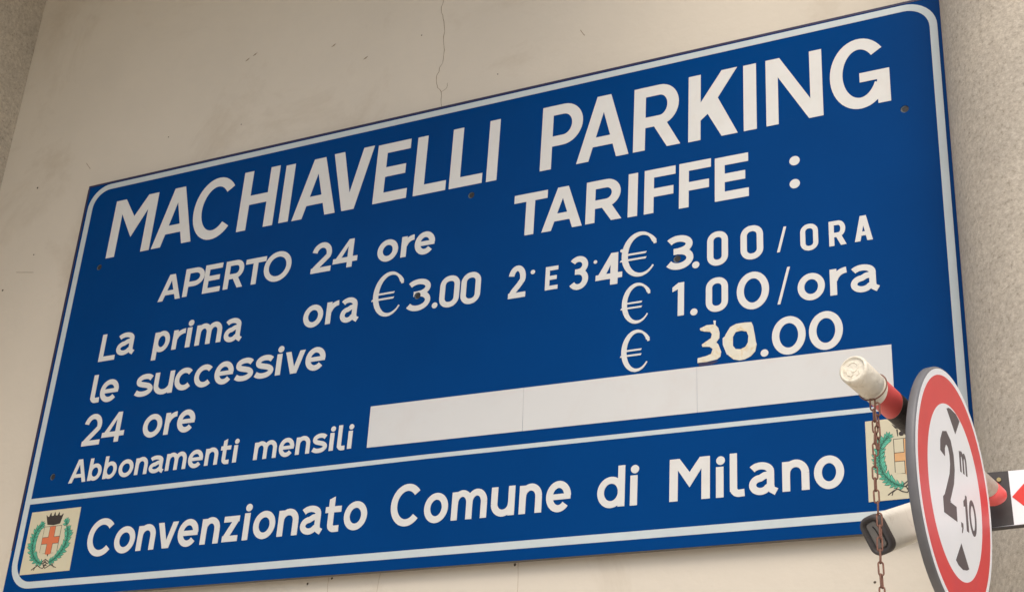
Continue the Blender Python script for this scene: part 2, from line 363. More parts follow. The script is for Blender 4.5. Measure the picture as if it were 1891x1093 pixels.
# ------------------------------------------------------------------ the blue parking sign (mesh coordinates: x along the sign, z down from its top left corner)
SIGN = thing('parking_sign', (1.5, 0.03, 2.67), 'large blue parking tariff sign with white lettering fixed to the cream wall', 'sign')
def sp(name, polys, th, m, holes=(), y0=0.0, parent=None):
    o = link(name, slab(name, polys, th, holes, y0), m, parent or SIGN)
    if parent is None: o.location = (-1.5, -0.03, 1.5)
    return o
SCREWS = [(0.1259, -0.3461), (1.5768, -0.3493), (2.8822, -0.3454), (0.11, -1.1035), (1.4214, -0.6639), (2.2429, -0.6835)]
SR = 0.0112
o = sp('panel', [rect(0, -1.5, 3.0, 0)], 0.0035, M_BLUE, [disc(x, z, SR, 24) for x, z in SCREWS], 0.0035)
v, f = box(0.004, 2.996, 0.0035, 0.0295, -1.4965, -0.004)
o = link('folded_back', pymesh('folded_back', v, f), M_BACK, SIGN); o.location = (-1.5, -0.03, 1.5)
for nm, r in (('edge_trim', [rect(0, -0.0062, 3.0, 0.0008)]), ('edge_trim', [rect(-0.0008, -1.34, 0.0075, -0.012)]), ('edge_trim', [rect(2.9935, -1.49, 3.0008, -0.012)])):
    sp(nm, r, 0.0035, M_EDGE, y0=0.0028)
for x, z in SCREWS:
    s = sp('screw', ring(x, z, SR * 0.86, SR * 0.86, SR * 0.22, 20), 0.0012, M_WASH, y0=0.0032)
    s2 = link('hole_shade', slab('hole_shade', [disc(x + 0.0022, z - 0.0002, SR * 0.80, 18)], 0.0004, (), 0.0022), M_HOLE, s)  # dark disc paints the hole's shade, set right to leave a bright crescent
def rrect(x0, z0, x1, z1, r, n=10):
    return arc(x1 - r, z1 - r, r, r, 0, 90, n) + arc(x0 + r, z1 - r, r, r, 90, 180, n) + arc(x0 + r, z0 + r, r, r, 180, 270, n) + arc(x1 - r, z0 + r, r, r, 270, 360, n)
sp('border_line', [rrect(0.0158, -1.469, 2.984, -0.0100, 0.088)], 0.0006, M_REFL, [rrect(0.0378, -1.4475, 2.9635, -0.0310, 0.068)])
sp('dividing_line', [[(0.0375, -1.1905), (1.5, -1.1865), (2.9637, -1.1975), (2.9637, -1.1845), (1.5, -1.1735), (0.0375, -1.172)]], 0.0006, M_REFL)
for p in ([(1.3009, -1.1322), (1.7995, -1.1372), (1.7955, -1.009), (1.2994, -1.0045)], [(1.8005, -1.1374), (2.3040, -1.1432), (2.3020, -1.0146), (1.7960, -1.009)], [(2.3048, -1.1432), (2.8116, -1.1476), (2.8115, -1.0226), (2.3026, -1.0150)]):
    sp('cover_strip', [p], 0.0010, M_STRIP)

ROWS = {'M1': 0.0367, 'M2': 0.0367, 'T': 0.0287, 'A': 0.0190, 'B': 0.0180, 'C': 0.0178, 'D': 0.0190, 'E': 0.0180, 'F': 0.0137, 'G': 0.0190}
GLYPHS = [
    ('M1',), ('M', 0.1477, -0.3162, 0.1876, 0.2257), ('A', 0.3443, -0.3153, 0.1672, 0.2248), ('C', 0.5038, -0.323, 0.172, 0.2376), ('H', 0.698, -0.3148, 0.1434, 0.2259), 
    ('I', 0.8659, -0.3129, 0.0368, 0.2173), ('A', 0.9169, -0.3151, 0.1656, 0.2191), ('V', 1.0542, -0.3149, 0.1524, 0.2225), ('E', 1.222, -0.3123, 0.1222, 0.2158), 
    ('L', 1.3685, -0.3126, 0.115, 0.2138), ('L', 1.4959, -0.313, 0.114, 0.2151), ('I', 1.6246, -0.3138, 0.0357, 0.218), ('M2',), ('P', 1.8049, -0.3139, 0.1354, 0.2229), 
    ('A', 1.9239, -0.3139, 0.1659, 0.2207), ('R', 2.1036, -0.3136, 0.1453, 0.2165), ('K', 2.2729, -0.3159, 0.147, 0.2219), ('I', 2.4374, -0.3157, 0.0378, 0.22), 
    ('N', 2.5032, -0.3149, 0.161, 0.2194), ('G', 2.6856, -0.3178, 0.163, 0.2283), ('T',), ('T', 1.7274, -0.5237, 0.1088, 0.1406), ('A', 1.8222, -0.5246, 0.1286, 0.1413), 
    ('R', 1.9617, -0.5238, 0.112, 0.1383), ('I', 2.0929, -0.5257, 0.0288, 0.1414), ('F', 2.1422, -0.5258, 0.0933, 0.1422), ('F', 2.247, -0.5274, 0.0938, 0.1444), 
    ('E', 2.3523, -0.5261, 0.0976, 0.1392), ('.', 2.5652, -0.4563, 0.029, 0.029), ('.', 2.5643, -0.5282, 0.0286, 0.0286), ('A',), ('A', 0.4166, -0.5261, 0.0919, 0.0956), 
    ('P', 0.5171, -0.5243, 0.0804, 0.1028), ('E', 0.5981, -0.5253, 0.0697, 0.1039), ('R', 0.6811, -0.5242, 0.077, 0.1018), ('T', 0.7611, -0.5237, 0.0798, 0.0952), 
    ('O', 0.8358, -0.5283, 0.1054, 0.1082), ('2', 1.0184, -0.5243, 0.0753, 0.1068), ('4', 1.0985, -0.5233, 0.091, 0.0996), ('o', 1.2623, -0.5279, 0.0732, 0.0764), 
    ('r', 1.3468, -0.5232, 0.0439, 0.0709), ('e', 1.3944, -0.5266, 0.0701, 0.0787), ('B',), ('L', 0.2072, -0.7134, 0.0676, 0.0989), ('a', 0.2763, -0.7016, 0.0698, 0.0814), 
    ('p', 0.4332, -0.7119, 0.0648, 0.0725), ('r', 0.5104, -0.7122, 0.0476, 0.0686), ('i', 0.5649, -0.7119, 0.0245, 0.0701), ('m', 0.6031, -0.7116, 0.1023, 0.0737), 
    ('a', 0.7159, -0.7176, 0.0633, 0.0833), ('o', 1.0158, -0.7134, 0.0723, 0.0775), ('r', 1.0997, -0.7105, 0.0433, 0.0743), ('a', 1.151, -0.7151, 0.0601, 0.0843), ('C',), 
    ('€', 1.2595, -0.716, 0.1044, 0.1483, {'t': 1}), ('3', 1.3824, -0.7147, 0.0845, 0.1063), ('.', 1.4742, -0.7157, 0.0193, 0.0193), ('D', 1.4979, -0.7195, 0.0661, 0.1042), 
    ('D', 1.5691, -0.7198, 0.0653, 0.104), ('2', 1.7259, -0.7248, 0.0561, 0.1048), ('.', 1.7958, -0.6566, 0.014, 0.014), ('E', 1.8439, -0.716, 0.0397, 0.0743), 
    ('3', 1.9187, -0.7304, 0.0593, 0.1067), ('.', 1.993, -0.6568, 0.0112, 0.0112), ('4', 1.9997, -0.7309, 0.0816, 0.0995, {'heavy': 1}), ('.', 2.0735, -0.635, 0.0101, 0.0101), 
    ('€', 2.0734, -0.7186, 0.104, 0.1385, {'t': 1}), ('3', 2.2084, -0.7178, 0.0824, 0.106, {'heavy': 1}), ('.', 2.2874, -0.7224, 0.0209, 0.0209), 
    ('D', 2.3303, -0.7245, 0.0593, 0.1047), ('D', 2.4249, -0.7225, 0.0631, 0.1029), ('/', 2.5254, -0.7145, 0.0267, 0.0743), ('D', 2.5895, -0.7236, 0.0479, 0.0794), 
    ('R', 2.6662, -0.7218, 0.0455, 0.0732), ('A', 2.7336, -0.7208, 0.0466, 0.0743), ('€', 2.0796, -0.8616, 0.0833, 0.122, {'t': 1}), ('1', 2.2314, -0.8579, 0.0335, 0.0997), 
    ('.', 2.2831, -0.8631, 0.0204, 0.0204), ('D', 2.3268, -0.8621, 0.0622, 0.1019), ('O', 2.4133, -0.8705, 0.0886, 0.1103), ('/', 2.5239, -0.8675, 0.0357, 0.1053), 
    ('o', 2.5785, -0.869, 0.072, 0.0783), ('r', 2.664, -0.8646, 0.0438, 0.075), ('a', 2.7171, -0.8668, 0.0659, 0.0783), ('D',), ('€', 2.0823, -1.0046, 0.0817, 0.1224, {'t': 1}), 
    ('h3', 2.3031, -1.006, 0.0678, 0.1091), ('h0', 2.3767, -1.0121, 0.0891, 0.1094), ('.', 2.4762, -1.0106, 0.0208, 0.0208), ('O', 2.5072, -1.0137, 0.089, 0.1083), 
    ('O', 2.6048, -1.0141, 0.0878, 0.1082), ('E',), ('l', 0.2052, -0.8607, 0.038, 0.0997), ('e', 0.2432, -0.8648, 0.0761, 0.0802), ('s', 0.3868, -0.8637, 0.0755, 0.0787), 
    ('u', 0.4652, -0.866, 0.0779, 0.0785), ('c', 0.5477, -0.8624, 0.0719, 0.0778), ('c', 0.6252, -0.8621, 0.0726, 0.0779), ('e', 0.7044, -0.8624, 0.0721, 0.0785), 
    ('s', 0.7805, -0.8612, 0.0734, 0.0784), ('s', 0.8556, -0.862, 0.074, 0.0785), ('i', 0.9376, -0.8589, 0.0228, 0.0711), ('v', 0.9693, -0.8604, 0.0721, 0.0743), 
    ('e', 1.0455, -0.8614, 0.0718, 0.0779), ('2', 0.205, -1.0104, 0.0747, 0.109), ('4', 0.2838, -1.0089, 0.0922, 0.1023), ('o', 0.4516, -1.0106, 0.0755, 0.0795), 
    ('r', 0.5381, -1.0077, 0.0439, 0.0732), ('e', 0.587, -1.0083, 0.0689, 0.0765), ('F',), ('A', 0.1833, -1.1332, 0.0702, 0.0781), ('b', 0.2604, -1.1323, 0.0531, 0.0753), 
    ('b', 0.3219, -1.132, 0.0527, 0.0758), ('o', 0.3831, -1.1339, 0.0582, 0.0592), ('n', 0.4487, -1.1313, 0.0491, 0.0568), ('a', 0.5041, -1.1319, 0.053, 0.0578), 
    ('m', 0.5694, -1.1298, 0.0786, 0.057), ('e', 0.6549, -1.1315, 0.0559, 0.0599), ('n', 0.719, -1.1283, 0.0486, 0.0561), ('t', 0.7756, -1.1307, 0.0373, 0.0593), 
    ('i', 0.8239, -1.1285, 0.0183, 0.0555), ('m', 0.9009, -1.1285, 0.0819, 0.0567), ('e', 0.9909, -1.1304, 0.0541, 0.0603), ('n', 1.0513, -1.1279, 0.0499, 0.0561), 
    ('s', 1.1071, -1.1303, 0.0551, 0.0609), ('i', 1.1694, -1.128, 0.0168, 0.0556), ('l', 1.1969, -1.13, 0.0265, 0.0783), ('i', 1.2324, -1.1283, 0.018, 0.0555), ('G',), 
    ('C', 0.31, -1.3851, 0.1046, 0.1218), ('o', 0.4192, -1.3823, 0.0798, 0.0856), ('n', 0.5083, -1.3789, 0.0686, 0.0804), ('v', 0.5834, -1.3785, 0.0753, 0.0809), 
    ('e', 0.6621, -1.38, 0.0753, 0.0862), ('n', 0.7489, -1.3777, 0.0668, 0.0809), ('z', 0.829, -1.3763, 0.0552, 0.078), ('i', 0.9016, -1.3761, 0.0231, 0.0822), 
    ('o', 0.9366, -1.3776, 0.0773, 0.0852), ('n', 1.024, -1.3749, 0.0703, 0.0801), ('a', 1.102, -1.3759, 0.0686, 0.0853), ('t', 1.1845, -1.3761, 0.0537, 0.0764), 
    ('o', 1.2492, -1.3764, 0.0766, 0.0854), ('C', 1.4021, -1.3786, 0.0987, 0.1232), ('o', 1.5103, -1.377, 0.0751, 0.0864), ('m', 1.5968, -1.3746, 0.1088, 0.0827), 
    ('u', 1.718, -1.376, 0.0713, 0.0843), ('n', 1.8028, -1.3743, 0.067, 0.0816), ('e', 1.8823, -1.3781, 0.0722, 0.0865), ('d', 2.0297, -1.3804, 0.0776, 0.0858), 
    ('i', 2.1223, -1.3784, 0.0215, 0.0814), ('M', 2.2304, -1.3781, 0.1085, 0.1129), ('i', 2.355, -1.3787, 0.0217, 0.081), ('l', 2.3915, -1.3804, 0.038, 0.1148), 
    ('a', 2.4408, -1.3806, 0.0657, 0.0847), ('n', 2.5267, -1.3789, 0.0679, 0.0791), ('o', 2.6066, -1.3822, 0.0743, 0.0858), ]
row = None
for g in GLYPHS:
    if len(g) == 1: row = g[0]; continue
    ch, x, z, w, h = g[:5]; opt = g[5] if len(g) > 5 else {}
    t = ROWS[row]
    if ch in ('h3', 'h0'): continue
    if row == 'C' and ch in 'ERA' or (row == 'C' and ch == 'D' and h < 0.09): t = 0.0135
    if ch == 'M' and row == 'G': t = 0.0225
    if ch == 'C': t = 0.0205 if row == 'G' else 0.0345
    if ch == 'G': t = 0.0350
    if ch == 'O' and row in 'CD': t = 0.0195
    if ch == '€': t = 0.0165 if h > 0.13 else 0.0135
    if row == 'G' and ch in 'oeancdu': t = 0.0195
    hs = [disc(a - x, b - z, SR, 18) for a, b in SCREWS] if ch == '3' else []
    nm = 'euro_symbol' if ch == '€' else 'dot' if ch == '.' else 'slash' if ch == '/' else 'digit' if ch in '1234D' and row != 'x' and not (row == 'C' and h < 0.09) else 'letter'
    polys = glyph(ch, w, h, t, opt)
    holes = [[(px_, pz_) for px_, pz_ in hh] for hh in hs if min(q[0] for q in hh) < w and max(q[0] for q in hh) > 0 and min(q[1] for q in hh) < h and max(q[1] for q in hh) > 0]
    o = link(nm, slab(nm, polys, 0.0007 + 0.0003 * (ch == '€'), holes), M_WHITE, SIGN)
    o.location = (-1.5 + x, -0.03, 1.5 + z)
H3 = [(2.3107, -0.9046), (2.3297, -0.8978), (2.3525, -0.8988), (2.3616, -0.9098), (2.3653, -0.9246), (2.3645, -0.9403), (2.3562, -0.9517), (2.3615, -0.9572), (2.3697, -0.9803), (2.3674, -0.994), (2.3584, -1.0006), (2.33, -1.004), (2.3043, -1.0035), (2.305, -0.9901), (2.3284, -0.987), (2.342, -0.9827), (2.3465, -0.9692), (2.3374, -0.9616), (2.3177, -0.9588), (2.3162, -0.9523), (2.3268, -0.9459), (2.3419, -0.937), (2.3442, -0.9262), (2.3389, -0.9183), (2.3222, -0.915), (2.3115, -0.9103)]
H0 = [(2.3765, -0.9468), (2.3826, -0.9319), (2.3946, -0.9131), (2.4112, -0.9061), (2.435, -0.9057), (2.4528, -0.9076), (2.4571, -0.9193), (2.4612, -0.945), (2.4639, -0.9641), (2.466, -0.9722), (2.4621, -0.9917), (2.4502, -1.004), (2.434, -1.011), (2.4193, -1.0121), (2.4031, -1.0067), (2.3898, -0.994), (2.3824, -0.9758), (2.3772, -0.961)]
H0I = [(2.402, -0.9426), (2.4095, -0.9295), (2.4244, -0.9278), (2.4392, -0.9323), (2.4442, -0.9456), (2.4426, -0.9641), (2.4358, -0.9756), (2.4225, -0.9807), (2.4092, -0.9781), (2.4018, -0.9677)]
sp('digit', [H3], 0.0012, M_CREAM)['label'] = 'hand-cut yellowish 3 patched into the daily price'
sp('digit', [H0], 0.0012, M_CREAM, [H0I])['label'] = 'hand-cut yellowish 0 patched into the daily price'
sp('digit_remnant', [[(2.348, -0.8867), (2.3551, -0.8877), (2.354, -0.9015), (2.3502, -0.9009)]], 0.0006, M_WHITE)
sp('digit_remnant', [[(2.3735, -0.9421), (2.3803, -0.9370), (2.381, -0.9584), (2.3854, -0.9747), (2.3960, -0.995), (2.3850, -0.9905), (2.3790, -0.9741), (2.3742, -0.961)]], 0.0006, M_WHITE)
sp('glue_smear', [[(2.306, -1.0048), (2.352, -1.004), (2.362, -1.0065), (2.345, -1.0125), (2.309, -1.0135)]], 0.0003, M_EDGE)

# ---- the two crests: cream plate > laurel branches, shield, cross, crown, knot
def laurel(pts, leaf, out_sign, n=17):
    P = []
    for i in range(len(pts) - 1):
        a, b_, c, d = pts[max(i - 1, 0)], pts[i], pts[i + 1], pts[min(i + 2, len(pts) - 1)]
        for k in range(6):
            s = k / 6
            P.append(tuple(0.5 * (2 * b_[j] + (c[j] - a[j]) * s + (2 * a[j] - 5 * b_[j] + 4 * c[j] - d[j]) * s ** 2 + (3 * b_[j] - a[j] - 3 * c[j] + d[j]) * s ** 3) for j in (0, 1)))
    P.append(pts[-1])
    leaves, veins = [], []
    def lens(x, z, a, L, wd):
        c, s = math.cos(a), math.sin(a)
        prof = [(0, 0), (.25, .8), (.55, 1), (.8, .6), (1, 0), (.8, -.6), (.55, -1), (.25, -.8)]
        return [(x + c * u * L - s * q * wd, z + s * u * L + c * q * wd) for u, q in prof]
    for i in range(n):
        q = i / (n - 1) * (len(P) - 2); k = int(q)
        x, z = P[k]; dx, dz = P[k][0] - P[k + 1][0], P[k][1] - P[k + 1][1]; a = math.atan2(dz, dx)
        L = leaf * (0.78 + 0.35 * math.sin(math.pi * i / (n - 1))) * random.uniform(.9, 1.12)
        for sgn in (-1, 1):
            for sp_ in (0.30, 0.85):
                aa = a + sgn * sp_ * random.uniform(.85, 1.15)
                leaves.append(lens(x, z, aa, L, L * 0.19))
                cx_, cz_ = x + math.cos(aa) * L * .1, z + math.sin(aa) * L * .1
                veins.append([(cx_ - math.sin(aa) * L * .045, cz_ + math.cos(aa) * L * .045), (cx_ + math.sin(aa) * L * .045, cz_ - math.cos(aa) * L * .045), (x + math.cos(aa) * L * .85, z + math.sin(aa) * L * .85)])
    return leaves, veins + stroke(P, leaf * 0.09)
def crest(dx):
    o = sp('crest_plate', [[(0.0557 + dx, -1.4240), (0.2602 + dx, -1.4220), (0.2578 + dx, -1.2176), (0.0557 + dx, -1.2190)]], 0.0010, M_PLATE)
    def part(name, polys, th, m, holes=(), lab=None):
        q = link(name, slab(name, [[(x + dx, z) for x, z in p] for p in polys], th, [[(x + dx, z) for x, z in p] for p in holes], -0.0010), m, o)
        if lab: q['label'] = lab
        return q
    for side, pts in ((1, [(0.1084, -1.2659), (0.092, -1.2855), (0.0858, -1.3150), (0.0885, -1.3427), (0.1018, -1.3685), (0.1213, -1.3854), (0.1430, -1.3930)]),
                      (-1, [(0.2100, -1.2630), (0.2242, -1.2963), (0.2258, -1.322), (0.2182, -1.3471), (0.2027, -1.3683), (0.1833, -1.384), (0.1664, -1.3911)])):
        lv, vn = laurel(pts, 0.0205 if dx < 1 else 0.0190, side, 17 if dx > 1 else 14)
        outl = []
        for p in lv:
            mx_, mz_ = sum(q[0] for q in p) / 8, sum(q[1] for q in p) / 8
            outl.append([(mx_ + (q[0] - mx_) * 1.12 + 0.0, mz_ + (q[1] - mz_) * 1.22) for q in p])
        br = part('laurel_branch', outl, 0.0002, M_DKGRN)
        def slim(p, k):
            cx_, cz_ = p[0]; tx, tz = p[4]
            return [((q[0] * k + (cx_ + (tx - cx_) * u) * (1 - k)), (q[1] * k + (cz_ + (tz - cz_) * u) * (1 - k))) for q, u in zip(p, (0, .25, .55, .8, 1, .8, .55, .25))]
        for nm, pl, th, m in (('leaf_cluster', [slim(p, .9) for p in lv[0::2]], 0.0005, M_GREEN), ('leaf_outlines', lv[1::2], 0.0006, M_DKGRN), ('leaf_cluster', [slim(p, .72) for p in lv[1::2]], 0.0007, M_GREEN2)):
            me = slab(nm, [[(x + dx, z) for x, z in p] for p in pl], th, (), -0.0010)
            link(nm, me, m, o)
        part('leaf_veins', vn, 0.0008, M_DKGRN)
    S0, S1, zt, zb = 0.1215, 0.1935, -1.2715, -1.3615
    shield = arc((S0 + S1) / 2, zb + 0.006, (S1 - S0) / 2, 0.006, 180, 360, 12) + [(S1, zt), (S0, zt)]
    part('shield', [shield, [(0.152, zb + .003), (0.163, zb + .003), (0.1575, -1.3715)]], 0.0003, M_INK)
    w = 0.0016
    xm, zm = (S0 + S1) / 2, -1.3185; cw, chh = 0.0125, 0.0118
    for x0, x1, z0, z1 in ((S0 + w, xm - cw, zm + chh, zt - w), (xm + cw, S1 - w, zm + chh, zt - w), (S0 + w, xm - cw, zb + w, zm - chh), (xm + cw, S1 - w, zb + w, zm - chh)):
        part('shield_field', [rect(x0, z0, x1, z1)], 0.0005, M_PLATE)
    m = M_RED if dx < 1 else M_PEACH
    part('shield_cross', [rect(xm - cw + w, zb - 0.002, xm + cw - w, zt - w), rect(S0 + w, zm - chh + w, S1 - w, zm + chh - w)], 0.0006, m)
    cr = [(0.1196, -1.2328), (0.1215, -1.2335), (0.1275, -1.2392), (0.1325, -1.2390), (0.1365, -1.2275), (0.1395, -1.2275), (0.1420, -1.2376), (0.1500, -1.2370), (0.1535, -1.2262), (0.1560, -1.2262), (0.1590, -1.2369), (0.1665, -1.2372), (0.1705, -1.2275), (0.1730, -1.2275), (0.1760, -1.2380), (0.1825, -1.2390), (0.1890, -1.2330), (0.1912, -1.2337), (0.1835, -1.2655), (0.1575, -1.2690), (0.1312, -1.2655)]
    if dx < 1: part('crown', [cr], 0.0004, M_INK)
    else:
        part('crown', [[(x, z if z > -1.2415 else -1.2445) for x, z in cr[:-3]] + [(0.187, -1.2455), (0.128, -1.2455)], [(0.130, -1.2475), (0.134, -1.2475), (0.134, -1.2655), (0.132, -1.2655)], [(0.181, -1.2475), (0.186, -1.2475), (0.183, -1.2655), (0.181, -1.2655)]]
             + [[(cx_ + 0.0065 * math.cos(a * .6283), -1.2595 + 0.0062 * math.sin(a * .6283)) for a in range(10)] for cx_ in (0.142, 0.1575, 0.173)], 0.0004, M_INK)
    k = 0.0022
    part('ribbon_knot', stroke([(0.1022, -1.411), (0.115, -1.402), (0.1251, -1.3975), (0.137, -1.405), (0.1477, -1.4083), (0.1555, -1.400), (0.1600, -1.392), (0.153, -1.384), (0.146, -1.392), (0.150, -1.402), (0.1575, -1.4085), (0.166, -1.404), (0.178, -1.3985), (0.190, -1.404), (0.2024, -1.409)], k)
         + stroke([(0.112, -1.4125), (0.1145, -1.404), (0.1251, -1.3965)], k) + stroke([(0.140, -1.388), (0.1525, -1.379), (0.166, -1.387)], k * 1.3) + stroke([(0.142, -1.394), (0.153, -1.389), (0.166, -1.394)], k * 1.3)
         + stroke([(0.147, -1.399), (0.154, -1.397), (0.162, -1.3995)], k * 1.4) + stroke([(0.178, -1.3985), (0.184, -1.3955), (0.193, -1.4075)], k), 0.0009, M_INK)
    return o
crest(0.0)
crest(2.6815)

# ------------------------------------------------------------------ round height limit sign (faces along +x; local a = to the right on its face, b = up)
DC = Vector((3.0811, -0.8194, 2.4730)); DR = 0.2207
nrm = Vector((0.9944, -0.1015, -0.025)).normalized(); up = Vector((0.017, -0.077, 0.997)); up = (up - nrm * up.dot(nrm)).normalized(); rt = up.cross(nrm) * 1.0
if rt.y < 0: rt = -rt
HS = thing('height_limit_sign', DC, 'round red and white height limit sign reading 2 m ,10, hung side-on', 'sign')
HS.matrix_world = Matrix(((rt.x, -nrm.x, up.x, DC.x), (rt.y, -nrm.y, up.y, DC.y), (rt.z, -nrm.z, up.z, DC.z), (0, 0, 0, 1)))
def hp(name, polys, th, m, holes=(), y0=0.0, parent=None): return link(name, slab(name, polys, th, holes, y0), m, parent or HS)
n = 96; v = []; f = []
prof = [(1.0, 0.0), (1.0, 0.0), (1.012, 0.0018), (1.018, 0.006), (1.018, 0.026), (1.008, 0.029), (0.985, 0.029), (0.975, 0.024), (0.975, 0.006)]
prof = [(0.0, 0.0005), (0.995, 0.0), (1.004, 0.0006), (1.012, 0.003), (1.013, 0.006), (1.011, 0.0148), (1.002, 0.0165), (0.985, 0.0162), (0.982, 0.007), (0.0, 0.007)]
for r, d in prof[1:-1]: v += [(DR * r * math.cos(2 * math.pi * i / n), d, DR * r * math.sin(2 * math.pi * i / n)) for i in range(n)]
k = len(prof) - 2
for j in range(k - 1):
    for i in range(n): f.append((j * n + i, (j + 1) * n + i, (j + 1) * n + (i + 1) % n, j * n + (i + 1) % n))
f.append(tuple(range(n))[::-1]); f.append(tuple((k - 1) * n + i for i in range(n)))
link('rim', pymesh('rim', v, f), M_RIM, HS, True).data.polygons[-1].use_smooth = False
hs_me = bpy.data.objects['rim'].data
for pl in hs_me.polygons:
    if len(pl.vertices) > 4: pl.use_smooth = False
cir = lambda r: disc(0, 0, DR * r, 96)
hp('white_outline', [cir(0.995)], 0.0003, M_DWHT, [cir(0.945)], -0.0001)
hp('red_ring', [cir(0.945)], 0.0003, M_DRED, [cir(0.712)], -0.0001)
hp('white_field', [cir(0.712)], 0.0003, M_DWHT, (), -0.0001)
S = lambda pts: [(a * DR, b * DR) for a, b in pts]
two = stroke(S([(-0.300, 0.245), (-0.285, 0.325), (-0.235, 0.385), (-0.165, 0.405), (-0.095, 0.370), (-0.055, 0.290), (-0.055, 0.190), (-0.095, 0.085), (-0.180, -0.020), (-0.270, -0.125), (-0.300, -0.170)]), 0.118 * DR) + [S([(-0.366, -0.118), (-0.366, -0.243), (-0.022, -0.246), (-0.018, -0.125)]), S([(-0.366, -0.118), (-0.16, -0.118), (-0.25, -0.05)])]
hp('digit', two, 0.0003, M_DGREY, (), -0.0004)
mm = glyph('m', 0.20 * DR, 0.180 * DR, 0.042 * DR, {})
hp('letter', [[(x + 0.163 * DR, z + 0.210 * DR) for x, z in p] for p in mm], 0.0003, M_DGREY, (), -0.0004)
hp('digit', [S([(0.232, -0.268), (0.292, -0.268), (0.292, 0.030), (0.250, 0.030), (0.240, 0.0), (0.190, -0.03), (0.190, -0.075), (0.232, -0.065)])], 0.0003, M_DGREY, (), -0.0004)
hp('digit', ring(0.432 * DR, -0.120 * DR, 0.078 * DR, 0.128 * DR, 0.046 * DR, 30), 0.0003, M_DGREY, (), -0.0004)
hp('comma', [S([(0.085, -0.225), (0.138, -0.225), (0.138, -0.262), (0.105, -0.31), (0.085, -0.31), (0.105, -0.265), (0.085, -0.265)])], 0.0003, M_DGREY, (), -0.0004)
hp('arrow', [S([(-0.105, 0.668), (-0.05, 0.688), (0.0, 0.695), (0.15, 0.690), (0.245, 0.655), (0.095, 0.505)])], 0.0003, M_DGREY, (), -0.0004)
hp('arrow', [S([(0.045, -0.405), (-0.135, -0.570), (-0.07, -0.60), (0.04, -0.615), (0.15, -0.60), (0.215, -0.578)])], 0.0003, M_DGREY, (), -0.0004)

# ------------------------------------------------------------------ striped tube that carries it
TA, TB = Vector((2.9758, -1.0767, 2.6116)), Vector((3.1058, -0.4776, 2.5607))
TA = TA - (TB - TA).normalized() * 0.013; TL = (TB - TA).length; ax = (TB - TA).normalized(); TR = 0.0243
T = thing('striped_tube', TA, 'horizontal pipe banded white, red and black with a white end cap, above the round sign', 'pipe')
T.matrix_world = Matrix.Translation(TA) @ ax.to_track_quat('Y', 'Z').to_matrix().to_4x4()
def lathe(name, prof, m, parent, n=48, tilt=None, caps=True, smooth=True, noise=0.0):
    v = []; f = []
    for y, r in prof:
        for i in range(n):
            a = 2 * math.pi * i / n; rr = r * (1 + random.uniform(-noise, noise))
            yy = y + (tilt[0] * math.cos(a) + tilt[1] * math.sin(a) if tilt else 0)
            v.append((rr * math.cos(a), yy, rr * math.sin(a)))
    k = len(prof)
    for j in range(k - 1):
        for i in range(n): f.append((j * n + i, j * n + (i + 1) % n, (j + 1) * n + (i + 1) % n, (j + 1) * n + i))
    if caps: f.append(tuple(range(n))[::-1]); f.append(tuple((k - 1) * n + i for i in range(n)))
    o = link(name, pymesh(name, v, f), m, parent, smooth)
    for pl in o.data.polygons:
        if len(pl.vertices) > 4: pl.use_smooth = False
    return o
TL = TL - 0.022
lathe('pipe', [(0.02, TR), (TL - 0.022, TR)], M_TWHT, T)
capo = lathe('end_cap', [(0.002, 0.0205), (-0.0008, 0.0214), (-0.0008, 0.0229), (0.0012, 0.0250), (0.0040, 0.0260), (0.030, 0.0256), (0.068, 0.0250), (0.069, 0.0243)], M_CAPW, T)
bm_pts = [(-0.010, 0.008), (-0.004, 0.013), (0.004, 0.012), (0.009, 0.005), (0.006, -0.003), (0.0, -0.006), (-0.003, -0.002)]
def wire(name, pts, r, m, parent, n=6, closed=False):
    v = []; f = []; k = len(pts)
    for i, p in enumerate(pts):
        a = Vector(pts[(i - 1) % k] if closed or i else p); b_ = Vector(pts[(i + 1) % k] if closed or i < k - 1 else p)
        d = (b_ - a).normalized(); s = d.orthogonal().normalized() if i == 0 else (s - d * s.dot(d)).normalized(); t_ = d.cross(s)
        for j in range(n):
            an = 2 * math.pi * j / n; v.append(Vector(p) + s * r * math.cos(an) + t_ * r * math.sin(an))
    for i in range(k if closed else k - 1):
        for j in range(n): f.append((i * n + j, i * n + (j + 1) % n, ((i + 1) % k) * n + (j + 1) % n, ((i + 1) % k) * n + j))
    return link(name, pymesh(name, v, f), m, parent, True)
for pts in (bm_pts, [(-0.012, -0.002), (-0.010, -0.009), (-0.003, -0.013), (0.001, -0.009)], [(0.010, -0.004), (0.012, -0.010), (0.006, -0.013)], [(-0.014, 0.004), (-0.015, -0.004)]):
    wire('cap_scratch', [(x, 0.0016, z) for x, z in pts], 0.0007, M_CAPW, capo)
lathe('red_band', [(0.090, TR + 0.0003), (0.148, TR + 0.0003)], M_TRED, T, tilt=(-0.008, -0.006), caps=False)
lathe('black_band', [(0.1485, TR + 0.0003), (0.27, TR + 0.0003)], M_TBLK, T, tilt=(-0.008, -0.006), caps=False)
lathe('white_band', [(0.282, TR + 0.0003), (0.36, TR + 0.0003)], M_TWHT, T, caps=False)
lathe('red_band', [(0.3605, TR + 0.0003), (0.44, TR + 0.0003)], M_TRED, T, caps=False)
lathe('red_band', [(TL * 0.915, TR + 0.0003), (TL - 0.012, TR + 0.0003), (TL - 0.005, TR - 0.002), (TL - 0.001, TR - 0.007), (TL, TR - 0.013)], M_TRED, T, tilt=(0.006, 0.010))
